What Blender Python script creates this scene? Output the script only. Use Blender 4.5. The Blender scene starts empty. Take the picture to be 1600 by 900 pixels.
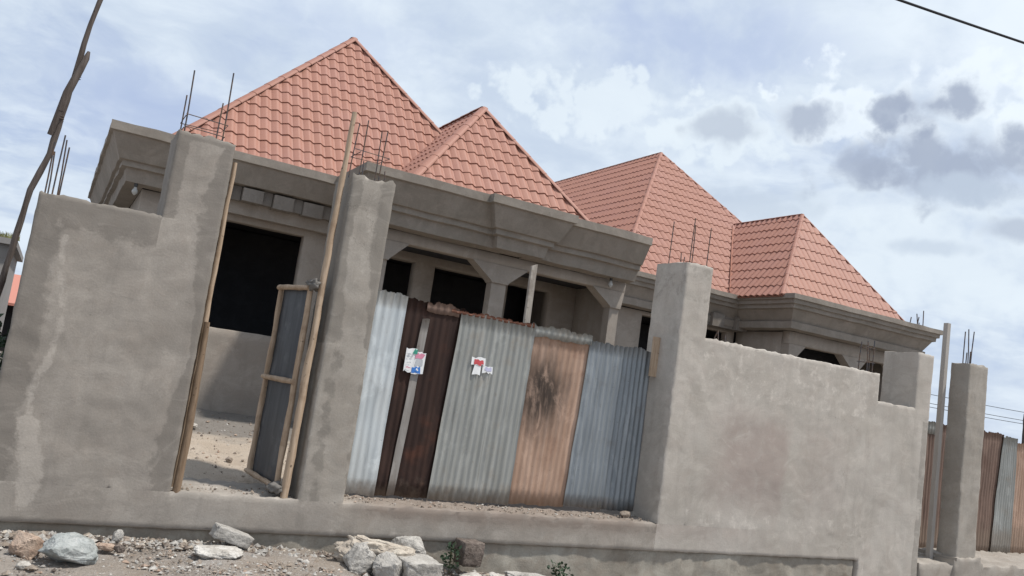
import bpy, bmesh, math, random
from mathutils import Vector, Matrix, noise as mnoise
R = math.radians
S = bpy.context.scene
rng = random.Random(7)

# ------------------------------------------------------------------ camera
yaw, pitch, roll = R(28.3076), R(7.04027), R(8.20113)
fw = Vector((math.sin(yaw)*math.cos(pitch), math.cos(yaw)*math.cos(pitch), math.sin(pitch)))
rt = Vector((math.cos(yaw), -math.sin(yaw), 0)); up = rt.cross(fw)
r2 = rt*math.cos(roll)+up*math.sin(roll); u2 = -rt*math.sin(roll)+up*math.cos(roll)
cd = bpy.data.cameras.new('camera'); cam = bpy.data.objects.new('camera', cd)
S.collection.objects.link(cam)
cam.matrix_world = Matrix(((r2.x,u2.x,-fw.x,0),(r2.y,u2.y,-fw.y,-7.7069),(r2.z,u2.z,-fw.z,1.55),(0,0,0,1)))
cd.sensor_width = 36; cd.lens = 1310.19/1600*36; cd.clip_start = .05; cd.clip_end = 3000
S.camera = cam

# ------------------------------------------------------------------ light
SUN_AZ = math.atan2(.74, -.67)          # from the right, a little on the camera's side
SUN_EL = R(64)
sd = Vector((math.sin(SUN_AZ)*math.cos(SUN_EL), math.cos(SUN_AZ)*math.cos(SUN_EL), math.sin(SUN_EL)))
sl = bpy.data.lights.new('sun', 'SUN'); sl.energy = 2.9; sl.angle = R(3); sl.color = (1, .95, .87)
so = bpy.data.objects.new('sun', sl); S.collection.objects.link(so)
so.rotation_euler = (-sd).to_track_quat('-Z', 'Y').to_euler()

S.view_settings.view_transform = 'Standard'; S.view_settings.look = 'None'
S.view_settings.exposure = .5; S.view_settings.gamma = 1; S.view_settings.use_curve_mapping = False

# ------------------------------------------------------------------ node helpers
class NT:
    def __init__(s, tree): s.t = tree; s.n = tree.nodes; s.l = tree.links
    def new(s, typ, **kw):
        n = s.n.new(typ)
        for k, v in kw.items(): setattr(n, k, v)
        return n
    def put(s, sock, v):
        if isinstance(v, bpy.types.NodeSocket): s.l.new(v, sock)
        elif v is not None: sock.default_value = v
    def math(s, op, a, b=None, c=None, clamp=False):
        n = s.new('ShaderNodeMath', operation=op, use_clamp=clamp)
        s.put(n.inputs[0], a); s.put(n.inputs[1], b); s.put(n.inputs[2], c); return n.outputs[0]
    def vm(s, op, a, b=None, scale=None):
        n = s.new('ShaderNodeVectorMath', operation=op); s.put(n.inputs[0], a); s.put(n.inputs[1], b)
        if scale is not None: s.put(n.inputs['Scale'], scale)
        return n.outputs['Value'] if op in ('DOT_PRODUCT', 'LENGTH', 'DISTANCE') else n.outputs[0]
    def noise(s, vec, scale, detail=4, rough=.55, dist=0, out=0):
        n = s.new('ShaderNodeTexNoise'); s.put(n.inputs['Vector'], vec); n.inputs['Scale'].default_value = scale
        n.inputs['Detail'].default_value = detail; n.inputs['Roughness'].default_value = rough; n.inputs['Distortion'].default_value = dist
        return n.outputs[out]
    def ss(s, v, a, b, lo=0., hi=1., kind='SMOOTHSTEP'):
        n = s.new('ShaderNodeMapRange', interpolation_type=kind); s.put(n.inputs['Value'], v)
        n.inputs['From Min'].default_value = a; n.inputs['From Max'].default_value = b
        n.inputs['To Min'].default_value = lo; n.inputs['To Max'].default_value = hi; return n.outputs[0]
    def mix(s, f, a, b, blend='MIX'):
        n = s.new('ShaderNodeMix', data_type='RGBA', blend_type=blend)
        s.put(n.inputs[0], f)
        for i, v in ((6, a), (7, b)):
            if not isinstance(v, bpy.types.NodeSocket) and len(v) == 3: v = (*v, 1)
            s.put(n.inputs[i], v)
        return n.outputs[2]
    def stretch(s, vec, sc):
        n = s.new('ShaderNodeMapping'); s.put(n.inputs['Vector'], vec); n.inputs['Scale'].default_value = sc; return n.outputs[0]

# ------------------------------------------------------------------ sky
w = bpy.data.worlds.new('World'); S.world = w; w.use_nodes = True
N = NT(w.node_tree); bg = w.node_tree.nodes['Background']
sky = N.new('ShaderNodeTexSky', sky_type='NISHITA', sun_disc=False)
sky.sun_elevation = SUN_EL; sky.sun_rotation = SUN_AZ; sky.dust_density = 2.5; sky.altitude = 1500
tc = N.new('ShaderNodeTexCoord'); D = tc.outputs['Generated']
sep = N.new('ShaderNodeSeparateXYZ'); N.put(sep.inputs[0], D)
zc = N.math('MAXIMUM', sep.outputs[2], 0.0)
zz = N.math('ADD', zc, .22)
pl = N.vm('DIVIDE', D, None); 
cmb = N.new('ShaderNodeCombineXYZ')
for i in range(3): N.put(cmb.inputs[i], zz)
N.put(pl.node.inputs[1], cmb.outputs[0])
warp = N.noise(pl, 2.2, 3, .5, out=1)
plw = N.vm('ADD', pl, N.vm('SCALE', N.vm('SUBTRACT', warp, (.5, .5, .5)), scale=.45))
n1 = N.noise(plw, 1.15, 7, .56)
n2 = N.noise(plw, 3.1, 6, .6)
ndet = N.noise(D, 12, 8, .62)
nd2 = N.noise(D, 36, 5, .62)
c10 = lambda r, g, b: (r*10, g*10, b*10, 1)
gap = N.mix(.85, sky.outputs[0], c10(.315, .385, .54))
cover = N.ss(N.math('ADD', n1, N.math('MULTIPLY', n2, .35)), .43, .66)
white = N.mix(N.ss(n2, .35, .7), c10(.435, .505, .60), c10(.575, .64, .70))
col = N.mix(N.math('MULTIPLY', cover, .9), gap, white)
vor = N.new('ShaderNodeTexVoronoi', feature='F1'); vor.inputs['Scale'].default_value = 26; vor.inputs['Detail'].default_value = 1
N.put(vor.inputs['Vector'], N.vm('ADD', D, N.vm('SCALE', N.vm('SUBTRACT', N.noise(D, 9, 4, .6, out=1), (.5, .5, .5)), scale=.09)))
dedge = N.math('ADD', N.math('MULTIPLY', N.math('SUBTRACT', vor.outputs['Distance'], .42), .75), N.math('ADD', N.math('MULTIPLY', N.math('SUBTRACT', ndet, .5), 1.7), N.math('MULTIPLY', N.math('SUBTRACT', nd2, .5), .7)))
def blob(col, d, ru, rv, color, soft=.35, amt=1., ragged=1.):
    d = Vector(d).normalized(); u = Vector((d.y, -d.x, 0)).normalized(); v = u.cross(d)
    # cloud layers lean with the horizon of this sky, no camera axes involved
    rel = N.vm('SUBTRACT', D, tuple(d))
    a = N.math('DIVIDE', N.vm('DOT_PRODUCT', rel, tuple(u)), ru); b = N.math('DIVIDE', N.vm('DOT_PRODUCT', rel, tuple(v)), rv)
    q = N.math('SQRT', N.math('ADD', N.math('MULTIPLY', a, a), N.math('MULTIPLY', b, b)))
    q = N.math('ADD', q, N.math('MULTIPLY', dedge, ragged))
    # only the half of the sky that faces the blob
    f = N.math('MULTIPLY', N.ss(q, 1-soft, 1+soft, 1, 0), amt)
    return N.mix(f, col, color)
GAP = c10(.335, .405, .56); WHT = c10(.575, .64, .695); GRY = c10(.275, .32, .41); LG = c10(.385, .45, .54); BRT = c10(.63, .69, .745)
col = blob(col, (.577,.705,.413), .17, .05, GAP, .6, .75, .8)
col = blob(col, (.065,.97,.234), .12, .06, GAP, .7, .65, .8)
col = blob(col, (.24,.90,.37), .14, .05, GAP, .7, .45, 1.)
col = blob(col, (.80,.46,.44), .16, .13, BRT, .9, .85, .6)
col = blob(col, (.50,.79,.345), .15, .05, WHT, .22, .8, 1.3)
col = blob(col, (.62,.715,.325), .12, .055, WHT, .2, .8, 1.3)
col = blob(col, (.695,.62,.352), .08, .056, BRT, .16, .8, 1.2)
col = blob(col, (.765,.545,.365), .08, .05, BRT, .2, .75, 1.2)
col = blob(col, (.83,.47,.34), .08, .055, BRT, .2, .8, 1.2)
col = blob(col, (.80,.55,.20), .24, .09, WHT, .6, .8, 1.)
col = blob(col, (.659,.713,.25), .10, .03, LG, .6, .7, 1.)
col = blob(col, (.622,.705,.33), .042, .024, GRY, .4, .55, .9)
col = blob(col, (.757,.547,.357), .056, .031, GRY, .35, .9, 1.1)
col = blob(col, (.735,.578,.355), .022, .02, GRY, .3, .8, 1.)
col = blob(col, (.682,.643,.344), .04, .028, GRY, .45, .8, 1.2)
col = blob(col, (.788,.54,.30), .095, .042, GRY, .4, .88, 1.1)
col = blob(col, (.728,.613,.297), .06, .03, GRY, .5, .75, 1.2)
col = blob(col, (.80,.53,.275), .05, .02, LG, .4, .8, 1.2)
col = blob(col, (.835,.494,.236), .045, .013, GRY, .5, .6, 1.)
col = blob(col, (.80,.56,.215), .05, .010, LG, .5, .6, 1.)
haze = N.ss(sep.outputs[2], .0, .16, .55, 0.)
col = N.mix(haze, col, c10(.51, .57, .65))
ground_half = N.ss(sep.outputs[2], -.06, .0, 1, 0)
col = N.mix(ground_half, col, c10(.30, .28, .25))
N.put(bg.inputs['Color'], col); bg.inputs['Strength'].default_value = .1

# ------------------------------------------------------------------ object helpers
COL = S.collection
def root(name, label, cat, loc=(0, 0, 0), group=None):
    o = bpy.data.objects.new(name, None); COL.objects.link(o); o.location = loc; o.empty_display_size = .1
    o['label'] = label; o['category'] = cat
    if group: o['group'] = group
    return o
def wloc(o):
    v = Vector((0, 0, 0))
    while o: v += o.location; o = o.parent
    return v
class MB:
    def __init__(s): s.v = []; s.f = []; s.m = []; s.sm = []; s.att = {}
    def add(s, vs, fs, mat=0, smooth=False):
        b = len(s.v); s.v += [tuple(p) for p in vs]
        for f in fs: s.f.append(tuple(b+i for i in f)); s.m.append(mat); s.sm.append(smooth)
    def box(s, x0, x1, y0, y1, z0, z1, mat=0):
        s.add([(x0,y0,z0),(x1,y0,z0),(x1,y1,z0),(x0,y1,z0),(x0,y0,z1),(x1,y0,z1),(x1,y1,z1),(x0,y1,z1)],
              [(0,3,2,1),(4,5,6,7),(0,1,5,4),(1,2,6,5),(2,3,7,6),(3,0,4,7)], mat)
    def tube(s, pts, rad, k=8, mat=0, caps=True, jit=0, flat=1.):
        pts = [Vector(p) for p in pts]; n = len(pts)
        rad = rad if isinstance(rad, (list, tuple)) else [rad]*n
        t0 = (pts[1]-pts[0]).normalized(); a = Vector((0, 0, 1)) if abs(t0.z) < .9 else Vector((1, 0, 0))
        u = t0.cross(a).normalized(); vs = []
        for i, p in enumerate(pts):
            t = (pts[min(i+1, n-1)]-pts[max(i-1, 0)]).normalized()
            u = (u-t*u.dot(t)).normalized(); v = t.cross(u)
            for j in range(k):
                an = 2*math.pi*j/k; rr = rad[i]*(1+jit*mnoise.noise(Vector((p.x*9+j*1.7, p.y*9, p.z*9))))
                vs.append(p+u*math.cos(an)*rr+v*math.sin(an)*rr*flat)
        fs = [(i*k+j, i*k+(j+1) % k, (i+1)*k+(j+1) % k, (i+1)*k+j) for i in range(n-1) for j in range(k)]
        s.add(vs, fs, mat, True)
        if caps: s.add(vs[:k], [tuple(reversed(range(k)))], mat); s.add(vs[-k:], [tuple(range(k))], mat)
    def build(s, name, mats, parent=None, label=None, kind=None):
        me = bpy.data.meshes.new(name); off = wloc(parent)
        me.from_pydata([Vector(p)-off for p in s.v], [], s.f)
        for m in (mats if isinstance(mats, (list, tuple)) else [mats]): me.materials.append(m)
        me.polygons.foreach_set('material_index', s.m); me.polygons.foreach_set('use_smooth', s.sm)
        for k, arr in s.att.items():
            a = me.attributes.new(k, 'FLOAT', 'POINT'); a.data.foreach_set('value', arr)
        me.update()
        if s.att: me.set_sharp_from_angle(angle=R(50))
        return link(name, me, parent, label, kind)
def link(name, me, parent=None, label=None, kind=None):
    o = bpy.data.objects.new(name, me); COL.objects.link(o); o.parent = parent
    if label: o['label'] = label
    if kind: o['kind'] = kind
    return o
def tag(o, label, cat, group=None):
    o['label'] = label; o['category'] = cat
    if group: o['group'] = group
    return o
def fbm(x, y, z, o=4): return mnoise.fractal(Vector((x, y, z)), .9, 2.1, o)

# ------------------------------------------------------------------ materials
def mat(name):
    m = bpy.data.materials.new(name); m.use_nodes = True
    t = NT(m.node_tree); b = m.node_tree.nodes['Principled BSDF']; b.inputs['Roughness'].default_value = .9
    b.inputs['Specular IOR Level'].default_value = .25
    return m, t, b
def pos(t): return t.new('ShaderNodeNewGeometry').outputs['Position']
def bump(t, b, h, strength=.4, dist=.01):
    n = t.new('ShaderNodeBump'); n.inputs['Strength'].default_value = strength; n.inputs['Distance'].default_value = dist
    t.put(n.inputs['Height'], h); t.put(b.inputs['Normal'], n.outputs[0])
def plaster(name, c1, c2, tint, grain=1., damp=True):
    m, t, b = mat(name); P = pos(t)
    big = t.noise(P, 1.1, 6, .62, .4); mid = t.noise(P, 4.5, 6, .62, .6); fine = t.noise(P, 60, 4, .6)
    streak = t.noise(t.stretch(P, (5, 5, .5)), 1.6, 5, .55)
    smear = t.noise(t.stretch(P, (1.2, 1.2, 3)), 1.6, 5, .6, .8)
    c = t.mix(t.ss(big, .36, .66), c1, c2)
    c = t.mix(t.ss(mid, .42, .70, 0, .42), c, tint)
    c = t.mix(t.ss(t.noise(P, 2.1, 7, .7, .8), .50, .62, 0, .35), c, tuple(min(1, x*1.22) for x in c2))
    c = t.mix(t.ss(streak, .48, .74, 0, .30), c, tuple(x*.74 for x in c1))
    c = t.mix(t.ss(smear, .55, .78, 0, .42), c, tuple(min(1, x*1.25) for x in c2))
    if damp:
        at = t.new('ShaderNodeAttribute', attribute_name='damp').outputs['Fac']
        k = t.math('ADD', at, t.math('MULTIPLY', t.math('SUBTRACT', t.noise(P, 5, 6, .65), .5), 1.0))
        c = t.mix(t.ss(k,   .42, .56, 0, .60), c, tuple(x*.6 for x in c1))
        at3 = t.new('ShaderNodeAttribute', attribute_name='brown').outputs['Fac']
        c = t.mix(t.math('MULTIPLY', at3, t.ss(mid, .2, .6, .45, .95)), c, (tint[0]*.86, tint[1]*.83, tint[2]*.84))
        at2 = t.new('ShaderNodeAttribute', attribute_name='pale').outputs['Fac']
        k2 = t.math('ADD', at2, t.math('MULTIPLY', t.math('SUBTRACT', t.noise(P, 7, 7, .7), .5), 1.1))
        c = t.mix(t.ss(k2, .45, .65, 0, .62), c, tuple(min(1, x*1.38) for x in c2))
        pit = t.noise(P, 15, 4, .7)
        c = t.mix(t.ss(pit, .66, .74, 0, .5), c, tuple(x*.5 for x in c1))
    wv = t.new('ShaderNodeTexVoronoi', feature='DISTANCE_TO_EDGE'); wv.inputs['Scale'].default_value = 1.1
    t.put(wv.inputs['Vector'], t.vm('ADD', P, t.vm('SCALE', t.noise(P, 3.5, 5, .65, out=1), scale=.5)))
    crack = t.math('MULTIPLY', t.ss(wv.outputs['Distance'], .0, .006, 1, 0), t.ss(t.noise(P, .9, 3, .5), .55, .68))
    c = t.mix(t.math('MULTIPLY', crack, .5), c, tuple(x*.4 for x in c1))
    tr = t.noise(t.stretch(t.vm('ADD', P, t.vm('SCALE', t.noise(P, 1.3, 2, .5, out=1), scale=1.2)), (2.2, 2.2, 9)), 1.2, 5, .65)
    c = t.mix(t.ss(tr, .54, .70, 0, .25), c, tuple(min(1, x*1.22) for x in c2)); c = t.mix(t.ss(tr, .46, .30, 0, .22), c, tuple(x*.7 for x in c1))
    c = t.mix(t.ss(fine, .3, .75, .0, .22), c, tuple(x*.6 for x in c1))
    t.put(b.inputs['Base Color'], c)
    h = t.math('ADD', t.math('MULTIPLY', fine, .30*grain), t.math('ADD', t.math('MULTIPLY', tr, .3), t.math('MULTIPLY', mid, .8)))
    bump(t, b, h, .35, .014)
    return m
M = {}
M['wall_a'] = plaster('plaster_left', (.272, .244, .215), (.335, .303, .27), (.305, .264, .228))
M['wall_b'] = plaster('plaster_right', (.39, .356, .316), (.455, .42, .38), (.405, .352, .312))
M['pillar'] = plaster('plaster_pillar', (.285, .258, .226), (.345, .315, .28), (.31, .27, .23))
M['plinth'] = plaster('plaster_plinth', (.285, .256, .225), (.355, .322, .286), (.285, .24, .20))
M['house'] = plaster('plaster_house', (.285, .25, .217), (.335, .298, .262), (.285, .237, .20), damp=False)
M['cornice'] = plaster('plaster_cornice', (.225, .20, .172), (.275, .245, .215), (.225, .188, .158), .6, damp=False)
M['block'] = plaster('raw_block', (.185, .165, .145), (.235, .212, .19), (.20, .17, .145), 1.6, damp=False)
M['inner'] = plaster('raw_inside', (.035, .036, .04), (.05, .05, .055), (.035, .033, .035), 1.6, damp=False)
M['found'] = plaster('rubble_foundation', (.24, .215, .18), (.36, .335, .29), (.20, .15, .115), 2.5, damp=False)

def tilemat():
    m, t, b = mat('pressed_tile'); P = pos(t)
    oi = t.new('ShaderNodeObjectInfo').outputs['Random']
    c = t.mix(oi, (.325, .153, .110), (.372, .182, .132))
    c = t.mix(t.ss(t.noise(P, 1.4, 5, .6), .4, .7, 0, .5), c, (.345, .175, .142))
    c = t.mix(t.ss(t.noise(t.stretch(P, (6, 6, 1.5)), 2, 4, .6), .55, .75, 0, .35), c, (.24, .10, .08))
    f = t.noise(P, 150, 3, .7); c = t.mix(t.ss(f, .35, .7, 0, .25), c, (.22, .092, .072))
    t.put(b.inputs['Base Color'], c); b.inputs['Roughness'].default_value = .62; b.inputs['Specular IOR Level'].default_value = .4
    bump(t, b, f, .25, .004); return m
M['tile'] = tilemat()
def wood(name, a, bcol, dark):
    m, t, b = mat(name); P = pos(t)
    g = t.noise(t.stretch(P, (30, 30, 2.2)), 1.5, 6, .65, .3); k = t.noise(P, 6, 5, .6)
    c = t.mix(t.ss(g, .35, .68), a, bcol); c = t.mix(t.ss(k, .5, .72, 0, .6), c, dark)
    kn = t.noise(P, 17, 3, .5); c = t.mix(t.ss(kn, .68, .74, 0, .8), c, tuple(x*.35 for x in dark))
    t.put(b.inputs['Base Color'], c); bump(t, b, g, .6, .006); return m
M['wood_light'] = wood('peeled_timber', (.36, .265, .185), (.48, .37, .275), (.24, .16, .105))
M['wood_brown'] = wood('brown_timber', (.17, .115, .075), (.26, .185, .125), (.10, .065, .045))
M['wood_grey'] = wood('weathered_timber', (.075, .06, .053), (.13, .108, .097), (.045, .033, .03))
M['plank'] = wood('splintered_plank', (.27, .24, .21), (.40, .37, .33), (.15, .12, .10))
def metal(name, base, alt, rust, ra=.5, rough=.5, metallic=.35, stain=None, rs=1.):
    m, t, b = mat(name); P = pos(t)
    v = t.noise(t.stretch(P, (9, 9, .7)), 1.5, 6, .6); g = t.noise(P, 3, 6, .65); q = t.noise(P, 11, 6, .7)
    c = t.mix(t.ss(v, .35, .68), base, alt)
    c = t.mix(t.ss(g, .52, .72, 0, ra), c, rust)
    c = t.mix(t.ss(q, .60, .72, 0, ra), c, tuple(x*.75 for x in rust))
    if stain:
        sp, sr, sc, amt = stain
        rel = t.vm('DIVIDE', t.vm('SUBTRACT', P, sp), sr)
        d = t.math('ADD', t.vm('LENGTH', rel), t.math('MULTIPLY', t.math('SUBTRACT', t.noise(t.stretch(P, (1.6, 1.6, .6)), 5, 6, .65), .5), .9))
        c = t.mix(t.ss(d, .2, 1.15, amt, 0), c, sc)
    w2 = t.noise(t.stretch(P, (2.2, 2.2, 1.1)), 1.7, 7, .68, .6)
    c = t.mix(t.ss(w2, .50, .66, 0, .5), c, tuple(min(1, x*1.3) for x in alt))
    c = t.mix(t.ss(t.noise(t.stretch(P, (14, 14, .8)), 1.2, 5, .6), .56, .72, 0, .45), c, tuple(x*.62 for x in base))
    c = t.mix(t.ss(t.noise(P, 38, 3, .6), .66, .74, 0, .5), c, tuple(x*.5 for x in rust))
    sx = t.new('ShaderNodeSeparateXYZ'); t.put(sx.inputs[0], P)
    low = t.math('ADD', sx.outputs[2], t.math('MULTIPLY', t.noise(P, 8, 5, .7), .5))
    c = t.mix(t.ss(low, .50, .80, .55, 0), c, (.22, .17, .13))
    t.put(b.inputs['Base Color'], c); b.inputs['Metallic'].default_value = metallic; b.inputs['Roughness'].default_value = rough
    bump(t, b, g, .3, .006); return m
M['zinc_new'] = metal('bright_zinc', (.50, .54, .56), (.62, .655, .665), (.40, .40, .39), .4, .38, .45)
M['zinc_old'] = metal('dull_zinc', (.27, .275, .262), (.345, .35, .335), (.27, .22, .17), .4, .55, .25)
M['zinc_blue'] = metal('blue_grey_zinc', (.205, .228, .248), (.275, .298, .318), (.16, .15, .14), .45, .5, .3)
M['rust_dark'] = metal('dark_rust', (.028, .016, .014), (.043, .024, .019), (.095, .038, .024), .6, .75, .1)
M['rust_pink'] = metal('pale_rust', (.35, .232, .17), (.42, .295, .228), (.25, .145, .10), .55, .7, .1, ((4.98, .44, 1.60), (.42, 1., .60), (.035, .027, .023), .95))
M['rust_red'] = metal('red_rust', (.15, .065, .043), (.21, .105, .075), (.10, .045, .033), .6, .8, .1)
M['rust_brown'] = metal('brown_rust', (.155, .105, .085), (.205, .14, .112), (.12, .07, .055), .6, .75, .1)
M['sheet_dark'] = metal('dark_sheet', (.058, .062, .070), (.085, .09, .098), (.17, .18, .19), .55, .5, .3)
M['grey_sheet'] = metal('streak_zinc', (.22, .20, .185), (.30, .285, .27), (.15, .11, .09), .5, .6, .2)
m, t, b = mat('steel_bar'); t.put(b.inputs['Base Color'], t.mix(t.ss(t.noise(pos(t), 22, 4, .6), .4, .6), (.075, .075, .085), (.14, .095, .07))); b.inputs['Metallic'].default_value = .3; b.inputs['Roughness'].default_value = .7; M['rebar'] = m
m, t, b = mat('cable_black'); b.inputs['Base Color'].default_value = (.03, .03, .035, 1); M['cable'] = m
m, t, b = mat('grey_rag'); t.put(b.inputs['Base Color'], t.mix(t.noise(pos(t), 18, 5, .6), (.09, .085, .08), (.22, .205, .19))); M['rag'] = m
m, t, b = mat('bulb_glass'); b.inputs['Base Color'].default_value = (.38, .38, .37, 1); b.inputs['Roughness'].default_value = .2; M['bulb'] = m
m, t, b = mat('socket'); b.inputs['Base Color'].default_value = (.05, .05, .05, 1); b.inputs['Roughness'].default_value = .5; M['socket'] = m
def stone(name, a, bb, spot):
    m, t, b = mat(name); P = pos(t); k = t.noise(P, 7, 7, .68, .4); f = t.noise(P, 55, 4, .7)
    c = t.mix(t.ss(k, .35, .66), a, bb); c = t.mix(t.ss(t.noise(P, 16, 6, .7), .5, .68, 0, .7), c, spot)
    c = t.mix(t.ss(f, .4, .75, 0, .4), c, tuple(x*.5 for x in a)); t.put(b.inputs['Base Color'], c)
    bump(t, b, t.math('ADD', t.math('MULTIPLY', k, 2.), t.math('MULTIPLY', f, .6)), .8, .018); return m
M['st_orange'] = stone('sandy_stone', (.36, .26, .20), (.52, .41, .33), (.30, .20, .15))
M['st_green'] = stone('green_stone', (.28, .30, .29), (.42, .435, .425), (.52, .51, .49))
M['st_white'] = stone('pale_stone', (.42, .39, .35), (.64, .61, .57), (.30, .27, .24))
M['st_grey'] = stone('grey_stone', (.34, .32, .295), (.50, .475, .44), (.56, .53, .49))
M['st_mortar'] = stone('old_mortar', (.42, .36, .30), (.60, .54, .46), (.30, .25, .2))
M['st_dark'] = stone('dark_block', (.12, .095, .08), (.19, .155, .135), (.26, .22, .19))
M['st_brown'] = stone('brown_stone', (.25, .205, .165), (.38, .32, .27), (.18, .14, .11))
def soil(name, cols, fine_scale=70):
    m, t, b = mat(name); P = pos(t)
    a = t.noise(P, .9, 6, .62); g = t.noise(P, 4, 7, .68); f = t.noise(P, fine_scale, 5, .7); q = t.noise(P, 22, 5, .7)
    c = t.mix(t.ss(a, .36, .64), cols[0], cols[1]); c = t.mix(t.ss(g, .42, .68, 0, .8), c, cols[2])
    c = t.mix(t.ss(q, .55, .70, 0, .7), c, cols[3]); c = t.mix(t.ss(f, .35, .7, 0, .4), c, tuple(x*.5 for x in cols[2]))
    t.put(b.inputs['Base Color'], c)
    bump(t, b, t.math('ADD', t.math('MULTIPLY', q, 1.2), t.math('MULTIPLY', f, .8)), .9, .03); return m, t, b, c, P
M['ground'] = soil('street_soil', [(.36, .30, .245), (.42, .385, .355), (.28, .24, .205), (.56, .53, .50)])[0]
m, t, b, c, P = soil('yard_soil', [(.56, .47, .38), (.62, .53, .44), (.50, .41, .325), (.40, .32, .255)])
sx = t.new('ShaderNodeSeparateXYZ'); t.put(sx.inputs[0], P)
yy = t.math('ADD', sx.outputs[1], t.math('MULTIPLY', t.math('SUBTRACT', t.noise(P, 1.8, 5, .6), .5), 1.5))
c = t.mix(t.ss(yy, 2.5, 3.3), c, t.mix(t.noise(P, 9, 5, .65), (.19, .17, .15), (.30, .275, .25)))  # shade before the house, painted into the soil as a darker grey
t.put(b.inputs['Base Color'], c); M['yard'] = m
def leafmat(name, a, bb):
    m, t, b = mat(name); t.put(b.inputs['Base Color'], t.mix(t.noise(pos(t), 13, 3, .6), a, bb)); b.inputs['Roughness'].default_value = .55; return m
M['leaf'] = leafmat('weed_leaf', (.022, .045, .026), (.045, .075, .038))
M['leaf_dry'] = leafmat('dry_grass', (.13, .15, .05), (.24, .22, .10))
M['stem'] = leafmat('weed_stem', (.07, .08, .04), (.11, .10, .06))
for n_, c_ in dict(p_white=(.78,.79,.80), p_red=(.55,.09,.10), p_blue=(.06,.20,.55), p_pink=(.62,.25,.35), p_green=(.05,.30,.22), p_grey=(.45,.47,.50), p_lilac=(.50,.50,.66)).items():
    m, t, b = mat('print_'+n_[2:]); b.inputs['Roughness'].default_value = .6
    t.put(b.inputs['Base Color'], t.mix(t.ss(t.noise(pos(t), 40, 5, .7), .5, .75, 0, .4), c_, tuple(x*.6 for x in c_))); M[n_] = m
m, t, b = mat('far_wall'); t.put(b.inputs['Base Color'], t.mix(t.noise(pos(t), 1.7, 5, .6), (.23, .22, .215), (.31, .30, .29))); M['far_wall'] = m
m, t, b = mat('far_roof'); b.inputs['Base Color'].default_value = (.46, .20, .155, 1); M['far_roof'] = m
m, t, b = mat('dark_opening'); b.inputs['Base Color'].default_value = (.02, .02, .022, 1); M['dark'] = m
m, t, b = mat('grey_pipe'); t.put(b.inputs['Base Color'], t.mix(t.noise(t.stretch(pos(t), (6,6,1)), 3, 5, .6), (.30, .275, .25), (.42, .39, .36))); b.inputs['Roughness'].default_value = .7; M['pipe'] = m

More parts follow.
